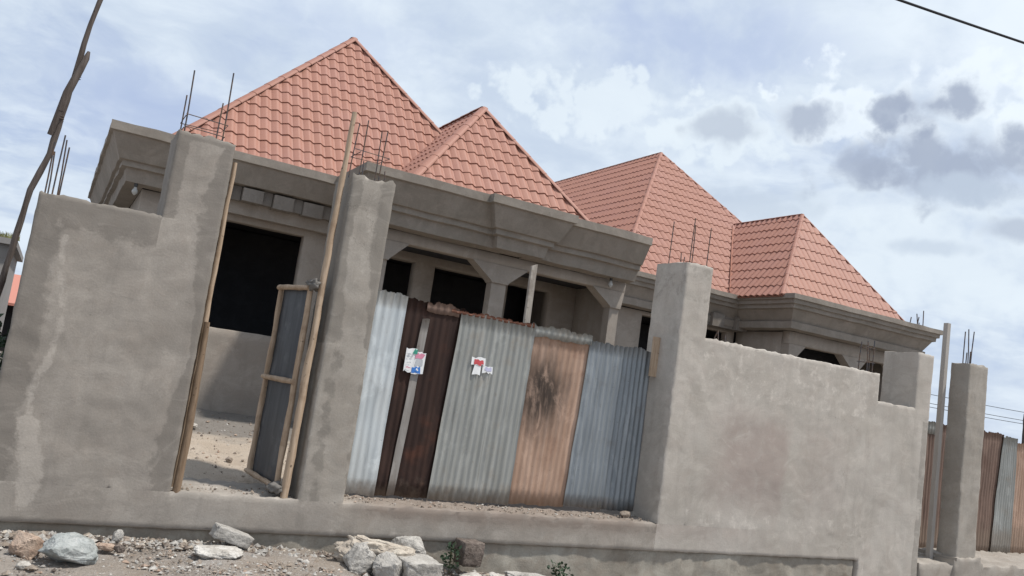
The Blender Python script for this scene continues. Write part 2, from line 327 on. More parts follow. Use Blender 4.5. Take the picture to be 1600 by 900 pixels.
# ------------------------------------------------------------------ plaster slabs (masked grid, uneven faces and edges)
def slab(name, m, parent, xb, zb, inside, y0, y1, step=.05, amp=.008, ragged=.0, damp=None, pale=None, brown=None, axis='x', label=None, chamfer=.012, jag=.0025, jx=(), jz=(), joined=None, jx2=None):
    """Sheet of wall in the x-z plane (or y-z with axis='y'), thickness y0..y1; inside(x,z) masks openings and outline."""
    def lines(bs):
        out = set()
        bs = sorted(bs)
        for a, b in zip(bs, bs[1:]):
            n = max(1, round((b-a)/step)); 
            for i in range(n+1): out.add(round(a+(b-a)*i/n, 5))
            if b-a > 4*chamfer: out.add(round(a+chamfer, 5)); out.add(round(b-chamfer, 5))
        return sorted(out)
    X = lines(xb); Z = lines(zb); nx, nz = len(X), len(Z)
    cell = [[inside((X[i]+X[i+1])/2, (Z[j]+Z[j+1])/2) for j in range(nz-1)] for i in range(nx-1)]
    C = lambda i, j: 0 <= i < nx-1 and 0 <= j < nz-1 and cell[i][j]
    nY = max(1, round(abs(y1-y0)/.12)); Ys = [y0+(y1-y0)*k/nY for k in range(nY+1)]
    mb = MB(); idx = {}; dv = []; pv = []; bv_ = []
    def vert(i, j, k):
        key = (i, j, k)
        if key in idx: return idx[key]
        x, z, y = X[i], Z[j], Ys[k]
        nb = [C(i-1, j-1), C(i, j-1), C(i-1, j), C(i, j)]
        if any(abs(x-q) < 1e-4 for q in jx) or (jx2 and jx2(x, z)): nb = [nb[0] or nb[1], nb[2] or nb[3]]
        elif any(abs(z-q) < 1e-4 for q in jz) or (joined and joined(x, z)): nb = [nb[0] or nb[2], nb[1] or nb[3]]
        edge = not all(nb)
        wx, wy, wz = (x, y, z) if axis == 'x' else (y, x, z)
        n1 = fbm(wx*2.3, wy*2.3+5, wz*2.3)*amp*1.1+fbm(wx*9, wy*9, wz*9)*amp*.5
        dx = dz = dy = 0
        if k in (0, nY): dy = n1*(1 if k == 0 else -1)
        if edge:
            if k == 0: dy += chamfer*.9*(1 if y1 > y0 else -1)
            if k == nY: dy -= chamfer*.9*(1 if y1 > y0 else -1)
            dx = fbm(wx*7+31, wy*7, wz*7)*jag*2; dz = fbm(wx*7, wy*7+77, wz*7)*jag*2
            top = not C(i-1, j) and not C(i, j)
            if top and ragged: dz += (fbm(wx*13, wy*13, 3.3)*ragged*1.3+abs(fbm(wx*31, wy*31, 9))*ragged*.8)
        dm = damp(x, z) if damp else 0; pa = pale(x, z) if pale else 0
        p = (x+dx, y+dy, z+dz) if axis == 'x' else (y+dy, x+dx, z+dz)
        mb.v.append(p); dv.append(dm); pv.append(pa); bv_.append(brown(x, z) if brown else 0); idx[key] = len(mb.v)-1
        return idx[key]
    def jn(i, j, ax):
        x, z = X[i], Z[j]
        if ax == 'x': return any(abs(x-q) < 1e-4 for q in jx) or bool(jx2 and jx2(x, z))
        return any(abs(z-q) < 1e-4 for q in jz) or bool(joined and joined(x, z))
    def jj(a, b, ax): return jn(*a, ax) and jn(*b, ax)
    flip = (y1 < y0) ^ (axis == 'y')
    def face(q, sm=True):
        mb.f.append(tuple(q) if not flip else tuple(reversed(q))); mb.m.append(0); mb.sm.append(sm)
    for i in range(nx-1):
        for j in range(nz-1):
            if not cell[i][j]: continue
            face([vert(i, j, 0), vert(i+1, j, 0), vert(i+1, j+1, 0), vert(i, j+1, 0)])
            face([vert(i, j, nY), vert(i, j+1, nY), vert(i+1, j+1, nY), vert(i+1, j, nY)])
            for k in range(nY):
                if not C(i, j-1) and not jj((i, j), (i+1, j), 'z'): face([vert(i, j, k), vert(i, j, k+1), vert(i+1, j, k+1), vert(i+1, j, k)], False)
                if not C(i, j+1) and not jj((i, j+1), (i+1, j+1), 'z'): face([vert(i, j+1, k), vert(i+1, j+1, k), vert(i+1, j+1, k+1), vert(i, j+1, k+1)], False)
                if not C(i-1, j) and not jj((i, j), (i, j+1), 'x'): face([vert(i, j, k), vert(i, j+1, k), vert(i, j+1, k+1), vert(i, j, k+1)], False)
                if not C(i+1, j) and not jj((i+1, j), (i+1, j+1), 'x'): face([vert(i+1, j, k), vert(i+1, j, k+1), vert(i+1, j+1, k+1), vert(i+1, j+1, k)], False)
    mb.att = {'damp': dv, 'pale': pv, 'brown': bv_}
    return mb.build(name, m, parent, label)
def rect(x0, x1, z0, z1): return lambda x, z: x0 < x < x1 and z0 < z < z1
def bars(parent, pts, h, r=.007, lean=.02, label=None):
    """vertical reinforcing bars at (x, y, z, height)"""
    for q in pts:
        x, y, z, hh = q; mb = MB(); a = rng.uniform(-lean, lean); b2 = rng.uniform(-lean, lean)
        mb.tube([(x, y, z-.12), (x+a*.3, y+b2*.3, z+hh*.4), (x+a, y+b2, z+hh)], r, 6)
        mb.build('rebar', M['rebar'], parent)
def tie(parent, x0, x1, y0, y1, z, tail=0):
    mb = MB(); mb.tube([(x0-tail, y0, z+.01), (x1, y0, z), (x1, y1, z+.01), (x0, y1, z), (x0, y0, z-.005)], .0045, 5)
    mb.build('rebar_tie', M['rebar'], parent)

# ------------------------------------------------------------------ ground
def gz(x, y):
    pts = [(-60, -.06), (-3, -.06), (0, -.09), (1.6, -.11), (2.6, -.16), (3.3, -.25), (5, -.34), (7, -.38), (9, -.40), (11, -.36), (13, -.27), (17, -.22), (80, -.2)]
    for (a, za), (b, zb) in zip(pts, pts[1:]):
        if x <= b: z = za+(zb-za)*(x-a)/(b-a); break
    else: z = -.2
    return z + max(-1.2, min(0, y))*.015
mb = MB()
xs = [-400, -120, -40, -12, -6, -3]+[-2+.11*i for i in range(160)]+[17, 20, 26, 40, 80, 200, 500]
ys = [-400, -120, -40, -15, -8, -4, -3]+[-2.4+.1*i for i in range(28)]+[.6, 2, 5, 12, 30, 80, 200, 500]
for x in xs:
    for y in ys:
        near = -3 < x < 17 and -3 < y < .4
        h = (fbm(x*1.5, y*1.5, 0)*.035+fbm(x*6, y*6, 4)*.022+fbm(x*17, y*17, 9)*.010) if near else 0
        mb.v.append((x, y, gz(x, y)+h))
ny = len(ys)
for i in range(len(xs)-1):
    for j in range(ny-1): mb.f.append((i*ny+j, (i+1)*ny+j, (i+1)*ny+j+1, i*ny+j+1)); mb.m.append(0); mb.sm.append(True)
mb.build('street_ground', M['ground'], kind='structure')
def yz(x, y):
    if x > 11.3 and y < 3.2: return -.06+max(0, (y-1.7)/1.5)*.45
    if y < .9: return .30
    if y < 4.8: return .34+(y-.9)/3.9*.36
    return .70
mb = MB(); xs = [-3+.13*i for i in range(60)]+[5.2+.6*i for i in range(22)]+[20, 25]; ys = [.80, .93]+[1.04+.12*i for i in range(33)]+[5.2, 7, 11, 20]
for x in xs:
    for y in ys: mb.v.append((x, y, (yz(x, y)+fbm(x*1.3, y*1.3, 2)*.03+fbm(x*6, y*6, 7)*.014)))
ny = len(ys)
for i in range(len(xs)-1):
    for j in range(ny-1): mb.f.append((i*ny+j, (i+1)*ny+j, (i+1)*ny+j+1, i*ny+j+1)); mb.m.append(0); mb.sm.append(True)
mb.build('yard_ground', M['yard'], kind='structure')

# ------------------------------------------------------------------ compound wall
def edge_damp(x0, x1, z0, z1, wl, wr, wt, wb=0, k=1.):
    def f(x, z):
        d = 0
        if wl: d = max(d, 1-(x-x0)/wl*.5)
        if wr: d = max(d, 1-(x1-x)/wr*.5)
        if wt: d = max(d, 1-(z1-z)/wt*.5)
        if wb: d = max(d, 1-(z-z0)/wb*.5)
        return max(0, d)*k
    return f
def br_(x, z): return max(0, min(1, (z-.1)/.15))*max(0, min(1, (8.3-x)/.8))*.5
def pll(x, z): return .62*math.exp(-((x-.05-.05*math.sin(z*5))/.07)**2)*(1 if z < 2.3 else .3)+(.35 if z < .8 else 0)
# plinth under everything
pr = root('wall_plinth', 'long low concrete plinth with a dirty threshold running under the gate and walls', 'plinth', (3.5, 0, 0))
slab('plinth_body', M['wall_a'], pr, [-3, 1.165, 2.27, 2.62], [0, .31], lambda x, z: True, 0, 1.0, .05, .008, .012, jx=(2.62,), joined=lambda x, z: abs(z-.31) < 1e-3 and (x < 1.16 or x > 2.28), pale=lambda x, z: pll(x, .31+.3*(.31-z))*(z/.31)**.7+.1, damp=lambda x, z: .25 if z > .2 and x > .7 else .12)
slab('plinth_body', M['plinth'], pr, [2.62, 2.705, 6.455], [0, .31], lambda x, z: True, 0, 1.0, .05, .008, .014, jx=(2.62, 6.455), joined=lambda x, z: abs(z-.31) < 1e-3 and x < 2.7,
     damp=lambda x, z: (.50 if z > .17 else .1)*min(1, .3+(x-2.6)/.5), pale=lambda x, z: .42 if z < .14 else .1, brown=lambda x, z: max(0, min(1, (z-.13)/.12))*max(0, min(1, (x-2.6)/.5))*max(.3, min(1, (6.5-x)/.4)), label='length with dirt along its top under the sheets')
slab('plinth_body', M['wall_b'], pr, [6.455, 9.95], [0, .31], lambda x, z: True, 0, 1.0, .045, .008, .012, jx=(6.455, 9.95), joined=lambda x, z: abs(z-.31) < 1e-3, pale=lambda x, z: .3 if z < .2 else .2, brown=br_, damp=lambda x, z: .1)
slab('foundation', M['found'], pr, [-3, 9.9], [-.9, -.004], lambda x, z: True, .038, .6, .045, .022, 0, chamfer=.004)
slab('ledge', M['plinth'], pr, [11.22, 20], [-.9, .0], lambda x, z: True, -.03, 1.6, .09, .02, .03, label='rough ledge continuing under the far pillar')

# left wall with raised pillar end
wl = root('boundary_wall', 'grey plastered wall on the left with a raised pillar end beside the open doorway', 'wall', (.45, 0, .31))
def dl(x, z):
    d = max(1-(x+.25)/.20*.5, 1-(2.62-z)/.26*.5)
    if z < 1.3: d = max(d, .62-(x+.25)*.9)
    if x > .55: d = max(d, .15)
    return max(0, d)
slab('wall_panel', M['wall_a'], wl, [-.25, .68], [.31, 2.61], lambda x, z: True, 0, .22, .035, .008, .016, jx=(.68,), jz=(.31,), damp=dl, pale=pll)
slab('pillar', M['wall_a'], wl, [.68, 1.165], [.31, 2.61, 3.385], lambda x, z: True, 0, .56, .035, .008, .018, jz=(.31,), joined=None, jx2=lambda x, z: abs(x-.68) < 1e-3 and z < 2.6,
     damp=lambda x, z: max(1-(1.165-x)/(.12+.06*math.sin(z*3))*.5, (1-(x-.68)/.10*.5) if z > 2.6 else 0, 1-(3.385-z)/.06*.5 if z > 3.2 else 0, 0),
     pale=lambda x, z: .42*math.exp(-((x-.93)/.09)**2) if z > 1.6 else .1)
bars(wl, [(-.21, .05, 2.61, .42), (-.16, .07, 2.61, .50), (-.11, .12, 2.61, .42), (-.19, .18, 2.6, .38), (-.12, .19, 2.6, .5)], 0)
bars(wl, [(.735, .1, 3.38, .58), (.73, .42, 3.38, .44), (1.06, .1, 3.38, .66), (1.045, .42, 3.38, .46)], 0)
tie(wl, .72, 1.08, .08, .44, 3.55); tie(wl, .72, 1.07, .08, .44, 3.44)

# pillar between doorway and sheets
gp = root('gate_pillar', 'free standing grey plastered pillar between the open doorway and the corrugated gate, bars on top', 'pillar', (2.48, 0, .31), 'plastered gate pillars')
def dp(x, z):
    d = max(1-(x-2.27)/(.10+.03*math.sin(z*4))*.5, 1-(2.71-x)/(.10+.05*math.sin(z*2.3+1))*.5)
    return d if z > 1.75 else .30+.25*math.sin(x*19)
slab('pillar_shaft', M['pillar'], gp, [2.27, 2.705], [.31, 3.39], lambda x, z: True, 0, .58, .035, .008, .03, jz=(.31,), damp=dp, pale=lambda x, z: .48*math.exp(-((x-2.50)/.08)**2) if z > 2.0 else .05)
bars(gp, [(2.36, .12, 3.38, .60), (2.35, .44, 3.40, .62), (2.56, .12, 3.38, .55), (2.63, .44, 3.38, .62), (2.45, .3, 3.38, .24), (2.62, .1, 3.38, .14)], 0, .006)
tie(gp, 2.34, 2.64, .12, .44, 3.66, .06)
for dx_ in range(5):
    pass

# right wall: pillar, panel, low step, end pillar
wr = root('boundary_wall', 'pale plastered wall right of the corrugated gate, stepping down beside its far end pillar', 'wall', (8.8, 0, .2))
slab('pillar', M['wall_b'], wr, [6.455, 6.87], [.31, 2.525, 3.385], lambda x, z: True, 0, .58, .04, .008, .016, jz=(.31,), jx2=lambda x, z: abs(x-6.87) < 1e-3 and z < 2.52,
     damp=lambda x, z: .30*(z > 2.9)+.12, pale=lambda x, z: .15)
def br(x, z):
    q = lambda v, a, b, w: max(0, min(1, (v-a)/w))*max(0, min(1, (b-v)/w))
    n = .12*fbm(x*2, z*2, 4)
    return max(q(x+n, 7.0, 8.47, .12 if x > 8 else .5)*q(z+n, .42, 1.86, .35), .35*q(x+n, 8.5, 9.7, .4)*q(z, .4, 1.8, .3), .3*q(z+n*.6, .05, .36, .1)*q(x, 6.9, 8.5, .6))
def dr(x, z):
    d = .08
    return d
slab('wall_panel', M['wall_b'], wr, [6.87, 9.95, 10.075], [-.6, .31, 2.525], lambda x, z: z > .31 or x > 9.95, 0, .22, .045, .008, .014, jx=(6.87,), joined=lambda x, z: abs(z-.31) < 1e-3, jx2=lambda x, z: (abs(x-9.95) < 1e-3 and 0 < z < .32) or (abs(x-10.075) < 1e-3 and z < 2.13), damp=dr, brown=br, pale=lambda x, z: (.45 if z > 1.85 else .1)+(.35 if z < .5 else 0))
slab('wall_panel', M['wall_b'], wr, [10.075, 10.865], [-.6, 2.145], lambda x, z: True, 0, .22, .045, .008, .014, jx=(10.075, 10.865), damp=lambda x, z: .1, pale=lambda x, z: .3 if x < 10.7 else .05, label='low stepped end of the wall')
slab('pillar', M['wall_b'], wr, [10.865, 11.21], [-.6, 2.145, 2.94], lambda x, z: True, 0, .58, .045, .008, .012, jx2=lambda x, z: abs(x-10.865) < 1e-3 and z < 2.14, damp=lambda x, z: .55 if x > 11.08 and z < 2 else .12)
bars(wr, [(6.51, .42, 3.38, .55), (6.60, .14, 3.38, .58), (6.64, .14, 3.38, .50), (6.82, .08, 3.38, .5), (6.6, .3, 3.38, .16), (6.66, .32, 3.38, .12)], 0, .006)
bars(wr, [(10.02, .10, 2.52, .46), (10.30-.27, .16, 2.5, .40), (10.06-.12, .12, 2.52, .44), (10.0-.17, .18, 2.52, .42), (7.12, .14, 2.52, .12), (7.16, .1, 2.52, .14), (7.3, .12, 2.52, .10)], 0, .008, .03)
tie(wr, 9.82, 10.04, .08, .2, 2.86); tie(wr, 9.82, 10.04, .08, .2, 2.66)
mb = MB(); mb.box(6.36, 6.455, .33, .36, 1.98, 2.46); mb.build('plank', M['wood_light'], wr, label='short pale board fixed to the inner side of the pillar')

# far right pillar
gp2 = root('gate_pillar', 'far right plastered pillar with upright bars standing in front of the brown and orange fence sheets', 'pillar', (12.3, 0, 0), 'plastered gate pillars')
slab('pillar_shaft', M['pillar'], gp2, [12.07, 12.54], [-.02, 2.955], lambda x, z: True, .003, .31, .045, .009, .02, damp=lambda x, z: .2, pale=lambda x, z: .2)
slab('base', M['plinth'], gp2, [11.98, 12.66], [-.9, .10], lambda x, z: z < .06 or (12.02 < x < 12.6), -.05, .62, .05, .02, .03)
bars(gp2, [(12.2, .12, 2.95, .54), (12.27, .25, 2.95, .52), (12.46, .25, 2.95, .55), (12.36, .2, 2.95, .22), (12.33, .24, 2.95, .2)], 0, .009, .03)
sp = root('steel_post', 'plain grey square post standing upright against the left side of the far right pillar', 'post', (11.92, .31, 0))
mb = MB(); mb.box(11.88, 11.955, .28, .35, -.05, 3.54); mb.build('post_shaft', M['pipe'], sp)

# ------------------------------------------------------------------ corrugated gate
def csheet(name, m, parent, x0, x1, z0, z1, y, period=.076, amp=.009, x0t=None, x1t=None, lab=None, rag=.016, phase=0, wav=.012):
    n = max(2, round((x1-x0)/period*6)); nz = max(2, int((z1-z0)/.16)); mb = MB()
    x0t = x0 if x0t is None else x0t; x1t = x1 if x1t is None else x1t
    for back in (0, 1):
        for j in range(nz+1):
            v = j/nz; z = z0+(z1-z0)*v; a = x0+(x0t-x0)*v; b = x1+(x1t-x1)*v
            for i in range(n+1):
                x = a+(b-a)*i/n
                yy = y-amp*math.cos(2*math.pi*i/6+phase)+fbm(x*2.5, z*2.5, y*7)*wav+fbm(x*9, z*6, y*9)*wav*.3 + back*.0025
                zz = z
                if j == nz: zz += fbm(x*8, 3, y)*rag*1.5-.012*(math.cos(2*math.pi*i/6) > .5)
                if j == 0: zz += fbm(x*8, 9, y)*rag
                mb.v.append((x, yy, zz))
    W = n+1; o = W*(nz+1)
    for j in range(nz):
        for i in range(n):
            q = (j*W+i, j*W+i+1, (j+1)*W+i+1, (j+1)*W+i)
            mb.f.append(q); mb.f.append(tuple(o+k for k in reversed(q))); mb.m += [0, 0]; mb.sm += [True, True]
    for j in (0, nz):
        for i in range(n):
            q = (j*W+i, o+j*W+i, o+j*W+i+1, j*W+i+1); mb.f.append(q); mb.m.append(0); mb.sm.append(False)
    return mb.build(name, m, parent, lab)
cg = root('corrugated_gate', 'makeshift gate of silver, rusty brown and orange corrugated sheets closing the wide opening', 'gate', (4.7, .45, .33))
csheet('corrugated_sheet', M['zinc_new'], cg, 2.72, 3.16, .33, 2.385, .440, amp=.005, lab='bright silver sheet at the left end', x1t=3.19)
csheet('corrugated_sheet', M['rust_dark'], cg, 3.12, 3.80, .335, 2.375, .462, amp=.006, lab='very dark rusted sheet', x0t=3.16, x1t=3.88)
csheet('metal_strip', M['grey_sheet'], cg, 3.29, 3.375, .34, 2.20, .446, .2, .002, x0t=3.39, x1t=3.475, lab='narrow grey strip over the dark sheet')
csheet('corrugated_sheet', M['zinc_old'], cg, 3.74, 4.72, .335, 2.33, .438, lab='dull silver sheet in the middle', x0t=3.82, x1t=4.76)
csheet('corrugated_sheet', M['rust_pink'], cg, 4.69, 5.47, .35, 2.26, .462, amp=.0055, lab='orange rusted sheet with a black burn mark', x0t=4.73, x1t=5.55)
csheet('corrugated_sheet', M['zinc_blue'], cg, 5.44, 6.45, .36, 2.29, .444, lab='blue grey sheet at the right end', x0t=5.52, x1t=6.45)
csheet('rust_strip', M['rust_red'], cg, 3.70, 4.74, 2.30, 2.345, .434, amp=.004, lab='red rusted edge strip along the top', rag=.012)
csheet('patch', M['rust_brown'], cg, 3.42, 3.80, 2.26, 2.375, .448, amp=.006, lab='torn zinc patch at the top of the dark sheet', rag=.02)
csheet('patch', M['zinc_old'], cg, 4.70, 5.54, 2.215, 2.345, .440, lab='torn zinc offcut along the top of the orange sheet', rag=.02)
for z_ in (.7, 1.35, 2.05):
    mb = MB(); mb.tube([(2.75, .50, z_), (4, .505, z_+.02), (5.2, .505, z_-.01), (6.42, .50, z_)], .03, 8, jit=.2); mb.build('rail', M['wood_light'], cg)
mb = MB(); pp = [(4.70, .56, .33), (4.705, .55, 1.6), (4.70, .56, 2.4), (4.70, .57, 3.02)]
mb.v = []; 
for (x, y, z) in pp:
    for dx, dy in ((-.035, -.02), (.035, -.02), (.035, .02), (-.035, .02)): mb.v.append((x+dx, y+dy, z+(dx*.5 if z > 3 else 0)))
for k in range(3):
    for j in range(4): mb.f.append((k*4+j, k*4+(j+1) % 4, (k+1)*4+(j+1) % 4, (k+1)*4+j)); mb.m.append(0); mb.sm.append(False)
mb.f.append((12, 13, 14, 15)); mb.m.append(0); mb.sm.append(False)
mb.build('upright', M['plank'], cg, label='splintered grey timber upright rising behind the sheets')
def poster(rects, y, lab, tilt):
    mb = MB(); names = ['p_white', 'p_red', 'p_blue', 'p_pink', 'p_green', 'p_grey', 'p_lilac']; o = 0
    for (x0, x1, z0, z1, n) in rects:
        cx = 3.35; ts = tilt; o += .0012; k = 5; vs = []
        for i in range(k+1):
            for z in (z0, z1):
                x = x0+(x1-x0)*i/k+(rng.uniform(-.012, .012) if i in (0, k) else 0); vs.append((x+(z-1.7)*ts+rng.uniform(-.004, .004), y-o-.002*math.sin(x*60), z+rng.uniform(-.011, .011)))
        mb.add(vs, [(2*i, 2*i+2, 2*i+3, 2*i+1) for i in range(k)], names.index(n))
    mb.build('poster', [M[n] for n in names], cg, label=lab)
poster([(3.25, 3.36, 1.61, 1.85, 'p_white'), (3.355, 3.47, 1.60, 1.83, 'p_white'), (3.36, 3.455, 1.615, 1.67, 'p_blue'), (3.365, 3.45, 1.685, 1.75, 'p_grey'), (3.37, 3.46, 1.765, 1.81, 'p_pink'), (3.33, 3.365, 1.80, 1.85, 'p_green'),
        (3.275, 3.34, 1.785, 1.793, 'p_grey'), (3.275, 3.335, 1.76, 1.768, 'p_grey'), (3.28, 3.33, 1.70, 1.706, 'p_grey'), (3.28, 3.34, 1.65, 1.656, 'p_pink'), (3.39, 3.43, 1.64, 1.65, 'p_white')], .430, 'torn white, blue and pink poster on the dark sheet', .05)
poster([(4.02, 4.19, 1.79, 1.87, 'p_white'), (4.05, 4.14, 1.69, 1.80, 'p_white'), (4.17, 4.28, 1.72, 1.79, 'p_white'), (4.035, 4.165, 1.80, 1.85, 'p_red'), (4.18, 4.27, 1.745, 1.785, 'p_lilac'), (4.07, 4.14, 1.785, 1.81, 'p_red')], .424, 'torn white and red poster on the dull silver sheet', .03)

# ------------------------------------------------------------------ doorway timbers, door leaf, rags
def pole(name, lab, pts, rad, m, cat='pole', jit=.22, group=None):
    mb = MB(); fine = []; rr = []
    P = [Vector(p) for p in pts]; rd = rad if isinstance(rad, (list, tuple)) else [rad]*len(P)
    for i in range(len(P)-1):
        n = max(2, int((P[i+1]-P[i]).length/.12))
        for k in range(n):
            q = P[i].lerp(P[i+1], k/n); fine.append(q+Vector((fbm(q.z*2, q.x, 1)*.008, fbm(q.z*2, q.x, 5)*.008, 0))); rr.append(rd[i]+(rd[i+1]-rd[i])*k/n)
    fine.append(P[-1]); rr.append(rd[-1])
    mb.tube(fine, rr, 9, jit=jit); return mb, m
mb, m = pole('', '', [(1.215, .03, .30), (1.225, .05, 1.0), (1.215, .06, 1.78)], [.034, .034, .024], M['wood_brown'])
tag(mb.build('door_post', m), 'short brown round timber standing against the left jamb of the doorway', 'post')
mb, m = pole('', '', [(1.20, .17, .33), (1.205, .14, 1.6), (1.205, .10, 3.24)], [.024, .026, .019], M['wood_light'])
tag(mb.build('door_post', m), 'pale thin timber fixed full height along the left jamb of the doorway', 'post')
mb, m = pole('', '', [(2.155, .07, .31), (2.175, .08, 1.6), (2.185, .09, 2.6), (2.205, .09, 4.01)], [.038, .035, .031, .022], M['wood_light'], jit=.35)
tag(mb.build('wooden_pole', m), 'tall pale timber pole at the doorway, rising above the pillar it leans on', 'pole')
dl_ = root('door_leaf', 'door of rough timber poles and a dark metal sheet, swung open into the yard', 'door', (2.1, .15, .36))
A0 = Vector((2.105, .17, 0)); A1 = Vector((1.995, .88, 0))
def lp(s, z): q = A0.lerp(A1, s); return (q.x, q.y, z)
for s_, z0, z1 in ((.02, .35, 2.27), (1, .40, 2.28)):
    mb, m = pole('', '', [lp(s_, z0), lp(s_, (z0+z1)/2), lp(s_, z1)], .028, M['wood_light'], jit=.35); mb.build('stile', m, dl_)
for z0, z1 in ((.385, .425), (1.36, 1.36), (2.255, 2.27)):
    mb, m = pole('', '', [lp(-.02, z0), lp(.5, (z0+z1)/2), lp(1.04, z1)], .026, M['wood_light'], jit=.35)
    for k in range(len(mb.v)): mb.v[k] = (mb.v[k][0]-.02, mb.v[k][1]-.004, mb.v[k][2])
    mb.build('rail', m, dl_)
mb = MB()
for j in range(14):
    for i in range(9):
        q = lp(.03+.94*i/8, .40+1.86*j/13); b_ = fbm(i*.5, j*.4, 3)*.008; mb.v.append((q[0]+.02+b_, q[1]+.004, q[2]))
for j in range(13):
    for i in range(8): mb.f.append((j*9+i, j*9+i+1, (j+1)*9+i+1, (j+1)*9+i)); mb.m.append(0); mb.sm.append(True)
mb.build('metal_sheet', M['sheet_dark'], dl_)
def rag(loc, size, lab, seed):
    bm = bmesh.new(); bmesh.ops.create_icosphere(bm, subdivisions=3, radius=1)
    for v in bm.verts:
        n = 1+.5*fbm(v.co.x*1.8+seed, v.co.y*1.8, v.co.z*1.8)+.22*fbm(v.co.x*5+seed, v.co.y*5, v.co.z*5)
        v.co = Vector((v.co.x*size[0], v.co.y*size[1], v.co.z*size[2]))*n
    me = bpy.data.meshes.new('rag'); bm.to_mesh(me); bm.free(); me.materials.append(M['rag'])
    for p in me.polygons: p.use_smooth = True
    o = link('rag', me); o.location = loc; tag(o, lab, 'rag')
rag((2.11, .16, 2.29), (.065, .12, .055), 'grey rag knotted round the top corner of the open door', 3)
rag((2.07, .13, .385), (.075, .10, .055), 'grey rag bundled at the foot of the open door', 11)

# ------------------------------------------------------------------ leaning pole on the left
tp = root('timber_pole', 'crooked dark timber pole with a spliced length, leaning past the left wall end', 'pole', (-.45, .45, 0))
mb, m = pole('', '', [(-.62, .45, -.08), (-.42, .45, 1.62), (-.385, .45, 1.86), (-.335, .45, 2.66), (-.25, .45, 3.0), (-.225, .45, 3.25), (-.18, .45, 3.86), (-.155, .45, 4.2), (-.08, .45, 4.75), (-.02, .45, 5.3)], [.025, .026, .025, .024, .026, .023, .023, .022, .02, .018], M['wood_grey'], jit=.4)
mb.build('pole', m, tp)
mb, m = pole('', '', [(-.275, .43, 3.16), (-.215, .42, 3.55), (-.13, .43, 3.90), (-.12, .43, 3.96)], [.022, .034, .026, .012], M['wood_grey'])
mb.build('splice', m, tp)
for z_ in (3.3, 3.7):
    x_ = -.235+(z_-3.3)*.15; mb = MB()
    mb.tube([(x_+.035*math.cos(a*.9), .44+.035*math.sin(a*.9), z_+a*.003) for a in range(15)], .004, 5)
    mb.build('wire_binding', M['rebar'], tp)

# ------------------------------------------------------------------ house
H = root('house', 'unfinished grey concrete house with stepped cornices and steep red tiled hip roofs behind the wall', 'house', (8, 6, .7))
def cornice(path, prof, name='cornice', label=None, ext=(0, 0), seg=.14):
    n = len(path); P = [Vector((*p, 0)) for p in path]
    def off(i, o):
        ds = []
        if i > 0: ds.append((P[i]-P[i-1]).normalized())
        if i < n-1: ds.append((P[i+1]-P[i]).normalized())
        ns = [Vector((d.y, -d.x, 0)) for d in ds]
        return P[i]+(ns[0] if len(ns) == 1 else (ns[0]+ns[1])/(1+ns[0].dot(ns[1])))*o
    mb = MB(); k = len(prof)
    for i in range(n-1):
        L = (P[i+1]-P[i]).length; m_ = max(1, int(L/seg)); vs = []
        for q in range(m_+1):
            f = q/m_
            for (o, z) in prof:
                p = off(i, o).lerp(off(i+1, o), f)
                j = fbm(p.x*2.2, p.y*2.2, z*6)*.014 if o > .02 else 0
                d = (P[i+1]-P[i]).normalized(); nn = Vector((d.y, -d.x, 0))
                if q in (0, m_) : nn = Vector((0, 0, 0)) if (0 < i+ (q == m_) < n-1) else nn
                vs.append((p.x+nn.x*j, p.y+nn.y*j, z+fbm(p.x*1.9, p.y*1.9, z*3+9)*.009))
        mb.add(vs, [(q*k+a, q*k+(a+1) % k, (q+1)*k+(a+1) % k, (q+1)*k+a) for q in range(m_) for a in range(k)])
        if i == 0: mb.add(vs[:k], [tuple(range(k))])
        if i == n-2: mb.add(vs[-k:], [tuple(reversed(range(k)))])
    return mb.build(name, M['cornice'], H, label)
PA = [(0, 4.29), (.55, 4.30), (.55, 4.18), (.505, 4.165), (.37, 3.87), (.325, 3.858), (.325, 3.785), (.265, 3.772), (.235, 3.60), (0, 3.585)]
PL = [(0, 4.29), (.55, 4.30), (.55, 4.18), (.505, 4.165), (.37, 3.90), (.30, 3.89), (0, 3.885)]   # where the lower bands are not cast yet
PR = [(0, 4.29), (.5, 4.30), (.5, 4.20), (.455, 4.19), (.45, 4.115), (.405, 4.105), (.40, 4.03), (.345, 4.015), (.215, 3.785), (.26, 3.772), (.25, 3.635), (0, 3.615)]
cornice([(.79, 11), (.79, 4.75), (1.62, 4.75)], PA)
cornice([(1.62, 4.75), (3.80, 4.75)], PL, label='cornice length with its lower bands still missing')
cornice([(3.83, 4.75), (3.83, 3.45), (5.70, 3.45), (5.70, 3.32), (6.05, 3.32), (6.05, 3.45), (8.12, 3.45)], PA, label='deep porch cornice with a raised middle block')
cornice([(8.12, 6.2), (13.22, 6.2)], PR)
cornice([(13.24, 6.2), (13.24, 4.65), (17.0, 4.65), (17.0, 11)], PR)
mb = MB(); mb.box(5.72, 6.03, 3.335, 3.46, 3.595, 4.27); mb.build('cornice_core', M['cornice'], H)
